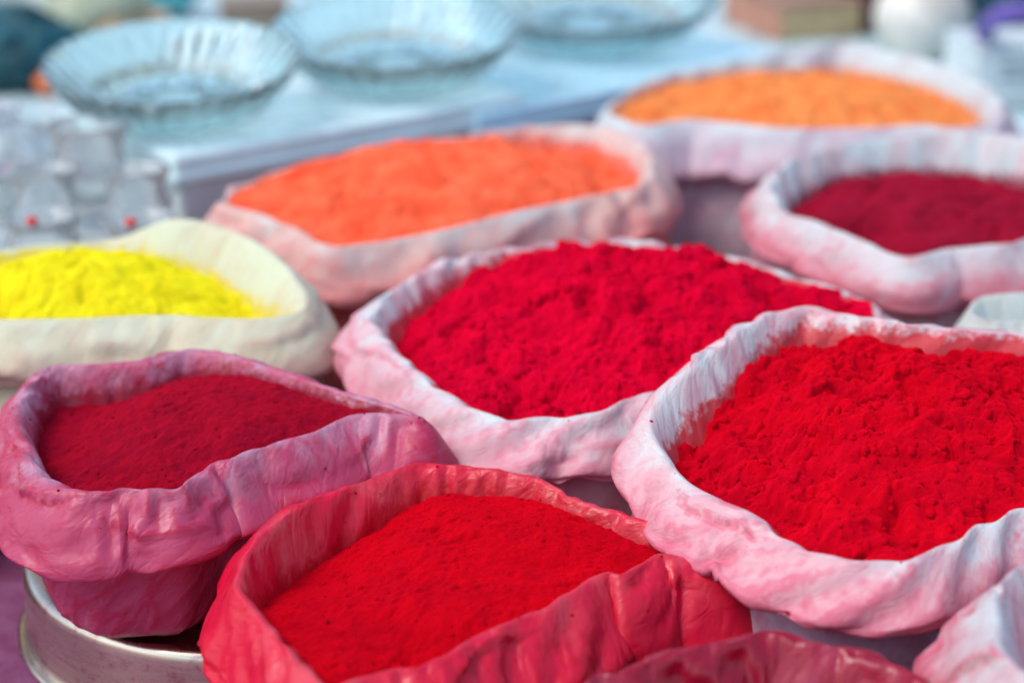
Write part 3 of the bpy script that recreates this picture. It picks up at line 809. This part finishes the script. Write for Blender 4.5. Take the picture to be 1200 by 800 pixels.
GREYP = plain('grey_plastic', (.78, .86, .87), .35, .06, 12)
GREYL = plain('grey_plastic_lid', (.62, .80, .82), .28, .06, 12)
BLUEP = plain('blue_plastic', (.46, .70, .82), .30, .08, 12)
BLUEL = plain('blue_plastic_lid', (.44, .70, .80), .25, .08, 12)
def let_light_through(m, fac):
    nt = m.node_tree; bs = nt.nodes['Principled BSDF']
    tr = nd(nt, 'ShaderNodeBsdfTranslucent'); nt.links.new(bs.inputs['Base Color'].links[0].from_socket, tr.inputs['Color'])
    mx = nd(nt, 'ShaderNodeMixShader'); mx.inputs[0].default_value = fac
    nt.links.new(bs.outputs[0], mx.inputs[1]); nt.links.new(tr.outputs[0], mx.inputs[2]); nt.links.new(mx.outputs[0], nt.nodes['Material Output'].inputs['Surface'])
for m_ in (GREYP, BLUEP): let_light_through(m_, .2)
def tub(c, deg, la, lb, z1, mat, matl, label, z0=.0):
    ux, uy = frame(deg)
    o3 = np.array([c[0], c[1], 0.0])
    e = empty('storage_box', (c + ux * la / 2 + uy * lb / 2)[:2].tolist() + [z0])
    tag(e, label, 'box')
    box_mesh('tub', e, o3, ux, uy, .006, la - .006, .006, lb - .006, z0 + .001, z1 - .022, mat)
    box_mesh('lid', e, o3, ux, uy, 0, la, 0, lb, z1 - .020, z1, matl, .005)
    box_mesh('lid_lip', e, o3, ux, uy, -.003, la + .003, -.003, lb + .003, z1 - .026, z1 - .017, matl, .002)
    return e
c1 = at(205, 184, .17); c2 = at(553, 134, .16)
tub(c1, 39.5, .40, .23, .17, GREYP, GREYL, 'grey plastic box with lid under two glass bowls')
tub(c2 + np.array([.006, -.004, 0]), 40.5, .48, .36, .16, BLUEP, BLUEL, 'blue plastic box with lid under the farthest glass bowl')

# ------------------------------------------------------------------ glass
def glass_mat(name, col, rough=.03, tw=.88):
    m, nt, bs = new_mat(name)
    geo = nd(nt, 'ShaderNodeNewGeometry').outputs['Position']
    n1 = noise(nt, geo, 60, 3, .5)
    nt.links.new(mix(nt, ramp(nt, n1, .3, .7), col, tuple(min(1, x * 1.04) for x in col)), bs.inputs['Base Color'])
    bs.inputs['Roughness'].default_value = rough
    bs.inputs['Transmission Weight'].default_value = tw
    bs.inputs['IOR'].default_value = 1.42
    return m
GLASS = glass_mat('pressed_glass', (.78, .98, .99), .02, .93)
CRYST = glass_mat('cut_crystal', (.92, .99, 1.0), .03, .80)
CRYST.node_tree.nodes['Principled BSDF'].inputs['IOR'].default_value = 1.3

def bowl(center, rad, height, label, ribs=36, n=288, tilt=8.0):
    z0 = center[2]
    e = empty('glass_bowl', center)
    tag(e, label, 'bowl', 'pressed glass bowls')
    R, H = rad, height
    prof = [(.0008, .010), (.25 * R, .010), (.40 * R, .014), (.56 * R, .16 * H), (.70 * R, .40 * H), (.82 * R, .66 * H), (.91 * R, .86 * H), (.975 * R, .985 * H), (.99 * R, 1.0 * H), (1.005 * R, .985 * H),
            (.965 * R, .80 * H), (.88 * R, .50 * H), (.78 * R, .24 * H), (.64 * R, .05 * H), (.58 * R, .0), (.52 * R, .0), (.48 * R, .004), (.30 * R, .004), (.0008, .004)]
    sp = open_spline(prof, 110)
    def fn(a, r, z, t):
        k = np.clip((r / R - .42) / .3, 0, 1)
        rib = np.cos(ribs * a) * k
        outer = (t > .45)
        r2 = r + outer * rib * .012 * R
        pet = np.abs(np.cos(8 * a)) ** .6
        z2 = z + (t < .45) * np.cos(ribs * a + 9 * r / R) * .022 * H * k * np.clip((.97 - r / R) / .1, 0, 1) + (t < .45) * (pet - .6) * .05 * H * np.clip(1 - np.abs(r / R - .55) / .25, 0, 1)
        z2 = z2 + np.cos(ribs / 2 * a) * .012 * H * np.clip((r / R - .9) / .1, 0, 1)
        return r2, z2
    V, F = lathe(sp, n, fn)
    mesh_obj('bowl_shell', V + np.array(center), F, GLASS, e, center, recalc=True)
    # flower of raised petals in the well
    VV, FF = [], []
    for k in range(10):
        a = 2 * np.pi * k / 10
        base = len(VV)
        nu, nv = 12, 8
        for i in range(nu):
            for j in range(nv):
                th = np.pi * j / (nv - 1); ph = 2 * np.pi * i / nu
                x = .30 * R + .12 * R * np.cos(th); y = .065 * R * np.sin(th) * np.cos(ph); zz = .15 * H + .06 * H * np.sin(th) * np.sin(ph) + .06 * H
                VV.append((x * np.cos(a) - y * np.sin(a) + center[0], x * np.sin(a) + y * np.cos(a) + center[1], zz + center[2]))
        f = grid_faces(nu, nv) + base
        FF.append(f)
    mesh_obj('flower_relief', np.array(VV), np.concatenate(FF), GLASS, e, center, recalc=True)
    e.rotation_euler = (math.radians(tilt), 0, 0)
    e.location = (center[0], center[1], center[2] + .58 * R * math.sin(math.radians(tilt)))
    return e
b1 = at(208, 140, .17); bowl((b1[0], b1[1], .1705), .119, .050, 'clear glass bowl nearest the left on the grey box, with white glints')
b2 = at(465, 98, .17); bowl((b2[0], b2[1], .1705), .126, .050, 'clear glass bowl on the grey box, middle one of three')
b3 = at(690, 50, .16); bowl((b3[0], b3[1], .1605), .150, .050, 'clear ribbed glass bowl on the blue box, beside the brown carton')

def crystal(center, rad, height, label, inverted=True):
    """heavy cut-glass bowl turned mouth down, with diamond facets"""
    e = empty('crystal_bowl', center)
    tag(e, label, 'bowl', 'cut crystal bowls')
    R, H = rad, height
    sp = open_spline([(1.0 * R, 0), (1.02 * R, .04 * H), (.98 * R, .25 * H), (.88 * R, .52 * H), (.68 * R, .78 * H), (.42 * R, .92 * H), (.36 * R, 1.0 * H), (.28 * R, .985 * H), (.0008, .97 * H)], 40)
    si = open_spline([(.0008, .86 * H), (.36 * R, .83 * H), (.60 * R, .70 * H), (.80 * R, .46 * H), (.90 * R, .2 * H), (.93 * R, .0)], 24)
    full = np.concatenate([sp, si]); full = np.concatenate([full, full[:1]])
    def fn(a, r, z, t):
        d = np.abs(((a * 9 / np.pi + z / H * 4) % 2) - 1) + np.abs(((a * 9 / np.pi - z / H * 4) % 2) - 1)
        cut = (t < .55) * np.clip(d - 1, -.7, .7) * .10 * R * np.clip((.99 - z / H) * 6, 0, 1) * np.clip(z / H * 6, 0, 1)
        return r + cut, z
    V, F = lathe(full, 240, fn)
    mesh_obj('bowl_shell', V + np.array(center), F, CRYST, e, center, smooth=False, recalc=True)
    V, F = lathe(open_spline([(.30 * R, .96 * H), (.44 * R, 1.0 * H), (.46 * R, 1.05 * H), (.40 * R, 1.07 * H), (.24 * R, 1.02 * H), (.20 * R, .96 * H)], 24), 96)
    mesh_obj('foot_ring', V + np.array(center), F, CRYST, e, center, recalc=True)
    return e
# low crate that lifts the crystal
cc = np.array([-.62, 1.385, 0])
ux0, uy0 = frame(4)
e = empty('low_crate', (-.46, 1.52, 0)); tag(e, 'low pale crate under the cut crystal bowls at the left edge', 'crate')
CRATE = plain('pale_crate', (.68, .74, .74), .5, .12, 20)
box_mesh('crate_base', e, cc, ux0, uy0, 0, .345, 0, .25, .001, .09, CRATE)
box_mesh('crate_top', e, cc, ux0, uy0, -.005, .350, -.005, .255, .0925, .104, CRATE)
k2 = at(-14, 235, .105); crystal((k2[0], k2[1] + .02, .105), .070, .080, 'cut crystal bowl turned mouth down at the left edge behind the yellow sack')

def tumbler_mesh(nf, R, H):
    """small faceted cut-glass tumbler with a star-cut wall and a thick foot"""
    outer = [(.0, 0), (.78 * R, 0), (.84 * R, .10 * H), (.70 * R, .30 * H), (.98 * R, .52 * H), (.80 * R, .72 * H), (1.0 * R, .96 * H), (.97 * R, 1.0 * H), (.86 * R, .97 * H), (.70 * R, .60 * H), (.55 * R, .24 * H), (.0, .20 * H)]
    V, F = [], []
    m = len(outer)
    for k in range(nf):
        for q, (r, z) in enumerate(outer):
            a = 2 * np.pi * (k + (.5 if q in (3, 5) else 0)) / nf
            V.append((max(r, .0004) * math.cos(a), max(r, .0004) * math.sin(a), z))
    return np.array(V), grid_faces(nf, m)
rngc = np.random.RandomState(5)
TUMB = []
for nf, R_, H_ in ((9, .032, .050), (8, .030, .070), (10, .036, .092)):
    V, F = tumbler_mesh(nf, R_, H_)
    TUMB.append((V, F, R_))
tmeshes = {}
ROWN = ('front', 'middle', 'back'); ORD = ('rightmost', 'second from the right', 'third from the right', 'fourth from the right', 'fifth from the right', 'sixth from the right', 'seventh from the right')
SIZE = ('short', 'medium-high', 'tall')
front_tops = []
for row, yy in enumerate((1.442, 1.517, 1.592)):
    x = (-.306, -.318, -.372)[row]; k_ = 0
    while x > -.53 - .02 * row and k_ < 6:
        kind = (0, 1, 2)[row] if rngc.rand() < .75 else int(rngc.randint(3))
        p = np.array([x + rngc.uniform(-.003, .003), yy + rngc.uniform(-.003, .003), .1045])
        x -= .078
        if math.hypot(p[0] - k2[0], p[1] - k2[1] - .02) < .10: continue
        if kind not in tmeshes:
            o = mesh_obj('glass_tumbler', TUMB[kind][0] + p, TUMB[kind][1], CRYST, None, p, smooth=True, recalc=True)
            tmeshes[kind] = o.data
        else:
            o = bpy.data.objects.new('glass_tumbler', tmeshes[kind]); o.location = p; COL.objects.link(o)
        o.rotation_euler = (0, 0, rngc.rand() * 6)
        tag(o, '%s cut-glass tumbler behind the yellow sack, %s row, %s' % (SIZE[kind], ROWN[row], ORD[k_]), 'tumbler', 'cut-glass tumblers behind the yellow sack')
        if row == 0: front_tops.append(p + np.array([0, -.93 * TUMB[kind][2], (.050, .070, .092)[kind] + .003]))
        k_ += 1

def bead(p, r, col, label, squash=.8):
    sp = open_spline([(.25 * r, .9 * r * squash), (.6 * r, .8 * r * squash), (r, 0), (.6 * r, -.8 * r * squash), (.25 * r, -.9 * r * squash), (.22 * r, 0), (.25 * r, .9 * r * squash)], 30)
    V, F = lathe(sp, 32)
    o = mesh_obj('glass_bead', V + np.array(p), F, plain('bead_' + label.split()[0], col, .25, .1), None, np.array(p))
    tag(o, label, 'bead', 'small coloured beads')
def on(px, py, z): return at(px, py, z)

# ------------------------------------------------------------------ far goods on the table
def pot(px, py, rad, hgt, mat, label, name='clay_pot', cat='pot', z0=.0045):
    c = at(px, py, z0)
    e = empty(name, c); tag(e, label, cat)
    V, F = lathe(open_spline([(.001, .001), (.62 * rad, .001), (.86 * rad, .18 * hgt), (rad, .45 * hgt), (.9 * rad, .70 * hgt), (.62 * rad, .86 * hgt), (.60 * rad, .93 * hgt)], 40), 64)
    mesh_obj('pot_body', V + c, F, mat, e, c)
    V, F = lathe(open_spline([(.60 * rad, .93 * hgt), (.70 * rad, .97 * hgt), (.72 * rad, 1.0 * hgt), (.64 * rad, 1.0 * hgt), (.52 * rad, .92 * hgt), (.55 * rad, .6 * hgt)], 24), 64)
    mesh_obj('pot_rim', V + c, F, mat, e, c)
    return e
pot(120, 52, .085, .13, plain('sage_clay', (.38, .42, .30), .6, .25, 14), 'sage beige pot behind the left glass bowl')
pot(165, 62, .07, .06, plain('sand_clay', (.50, .38, .25), .6, .2, 14), 'low sandy pot just behind the left glass bowl', 'clay_bowl')
pot(1078, 66, .075, .13, plain('white_glaze', (.62, .60, .54), .3, .15, 14), 'white glazed jar right of the brown carton', 'ceramic_jar', 'jar')

def lumpy(name, c, rx, ry, rz, mat, label, cat, seed=0, amp=.18):
    n, m = 96, 48
    a = np.linspace(0, 2 * np.pi, n, endpoint=False)[:, None]; b = np.linspace(0.02, np.pi - .02, m)[None, :]
    D = np.stack([np.sin(b) * np.cos(a), np.sin(b) * np.sin(a), np.cos(b) * np.ones_like(a)], -1)
    q = D.reshape(-1, 3) * 2.2 + seed
    s = 1 + amp * fbm(q, 4).reshape(n, m) + .06 * (1 - np.abs(perlin(q * 3)).reshape(n, m) * 2)
    V = D * s[..., None] * np.array([rx, ry, rz])
    V[..., 2] = np.maximum(V[..., 2] + rz * .85, 0.0)
    V = V.reshape(-1, 3) + np.array(c)
    o = mesh_obj(name, V, grid_faces(n, m), mat, None, np.array(c))
    tag(o, label, cat)
    return o
c = at(18, 100, .0045); lumpy('cloth_bundle', c, .10, .08, .060, plain('teal_cloth', (.012, .075, .095), .55, .5, 16, bump=.3), 'dark teal cloth bundle in the top left corner', 'bundle', 3)
c = at(25, 38, .0045); lumpy('cloth_bundle', c, .16, .08, .06, plain('white_cloth', (.62, .68, .66), .7, .25, 16, bump=.3), 'crumpled white cloth in the top left corner above the teal bundle', 'bundle', 9)
c = at(150, 22, .0045); lumpy('cloth_bundle', c, .12, .07, .05, plain('turquoise_cloth', (.10, .42, .45), .6, .3, 16, bump=.3), 'turquoise cloth at the top edge between pot and bowl', 'bundle', 14)

def carton(corner, deg, la, lb, h, m_left, m_right, m_top, name, label, cat, z0=.0045):
    ux, uy = frame(deg); o3 = np.array([corner[0], corner[1], 0.0])
    e = empty(name, [*(o3 + ux * la / 2 + uy * lb / 2)[:2], z0]); tag(e, label, cat)
    box_mesh('carton_body', e, o3, ux, uy, 0, la, 0, lb, z0, z0 + h - .004, m_left, .002)
    box_mesh('side_panel', e, o3, ux, uy, .004, la - .004, -.0035, -.0008, z0 + .003, z0 + h - .008, m_right, .0008)
    box_mesh('top_flap', e, o3, ux, uy, -.003, la / 2 - .001, -.003, lb + .003, z0 + h - .0035, z0 + h, m_top, .001)
    box_mesh('top_flap', e, o3, ux, uy, la / 2 + .001, la + .003, -.003, lb + .003, z0 + h - .0035, z0 + h, m_top, .001)
    return e
carton(at(912, 50, .0045), 20, .152, .20, .062, plain('brown_card', (.40, .20, .14), .8, .12, 12), plain('cream_card', (.50, .36, .20), .8, .15, 40), plain('brown_card_top', (.34, .20, .15), .8, .1, 12), 'cardboard_carton', 'brown cardboard carton with a cream side behind the farthest sack', 'carton')
carton(at(1015, 42, .0045), 24, .04, .16, .085, plain('maroon_card', (.13, .05, .06), .7, .2, 12), plain('maroon_card2', (.15, .06, .07), .7, .2, 30), plain('maroon_card_top', (.16, .08, .08), .7, .1, 12), 'cardboard_carton', 'narrow dark maroon carton right of the brown carton', 'carton')
GREENC = plain('green_card', (.20, .42, .36), .5, .1, 12)
carton(at(1086, 66, .0045), 5, .11, .12, .02, GREENC, GREENC, GREENC, 'flat_carton', 'flat green carton behind the right end of the farthest sack', 'carton')
WHITEC = plain('white_card', (.58, .66, .67), .5, .05, 12)
pc = at(1142, 128, .0045)
e = carton(pc, 6, .24, .14, .085, WHITEC, WHITEC, WHITEC, 'white_carton', 'white carton with grey print at the right edge', 'carton')
ux, uy = frame(6)
INK = plain('grey_ink', (.25, .30, .33), .6, .2, 50)
for k, (a0, a1, zz) in enumerate(((.03, .075, .060), (.082, .12, .060), (.03, .10, .045), (.13, .2, .060), (.12, .18, .045))):
    box_mesh('print_line', e, np.array([pc[0], pc[1], 0]), ux, uy, a0, a1, -.0046, -.0040, zz, zz + .006, INK, 0)
c = at(1180, 58, .0045); lumpy('carry_bag', c, .14, .09, .075, plain('dark_teal_bag', (.012, .055, .085), .5, .4, 16, bump=.3), 'dark teal carry bag in the top right corner', 'bag', 21)

def tube(pts, r, n=12, m=60):
    C = open_spline(pts, m); T = np.gradient(C, axis=0); T /= np.linalg.norm(T, axis=1)[:, None]
    up = np.array([0, 0, 1.0]); S_ = np.cross(T, up); S_ /= np.linalg.norm(S_, axis=1)[:, None] + 1e-9; U = np.cross(S_, T)
    a = np.linspace(0, 2 * np.pi, n, endpoint=False)
    V = C[None] + r * (np.cos(a)[:, None, None] * S_[None] + np.sin(a)[:, None, None] * U[None])
    return V.reshape(-1, 3), grid_faces(n, m)
p0 = at(1128, 42, .05); p1 = at(1150, 15, .13); p2 = at(1195, 6, .15); p3 = at(1240, 15, .13); p4 = at(1270, 40, .05)
V, F = tube([p0 - [0, .1, 0], p1 - [0, .06, 0], p2 - [0, .05, 0], p3 - [0, .05, 0], p4 - [0, .08, 0]], .013)
o = mesh_obj('purple_strap', V, F, plain('purple_webbing', (.14, .09, .38), .5, .2, 30), None, p0)
tag(o, 'purple strap arching over the dark teal bag, top right', 'strap')
c = at(275, 34, .0045); carton(at(262, 40, .0045), 12, .11, .1, .05, plain('umber_card', (.25, .18, .13), .8, .2, 12), plain('umber_card2', (.30, .22, .16), .8, .2, 12), plain('umber_card_top', (.33, .27, .22), .8, .1, 12), 'wooden_box', 'small umber box behind the glass bowls at the top edge', 'box')
for tk_, col, lab in ((1, (.65, .04, .04), 'red bead on a front glass tumbler, left of two'), (0, (.65, .06, .05), 'red bead on a front glass tumbler, right of two'), (2, (.1, .35, .8), 'blue bead on a front glass tumbler')):
    bead(front_tops[tk_], .005, col, lab)
bead(at(57, 97, .022), .021, (.75, .16, .04), 'orange bead left of the nearest glass bowl')
bead(at(72, 150, .1125), .010, (.75, .55, .03), 'yellow bead left of the nearest glass bowl')
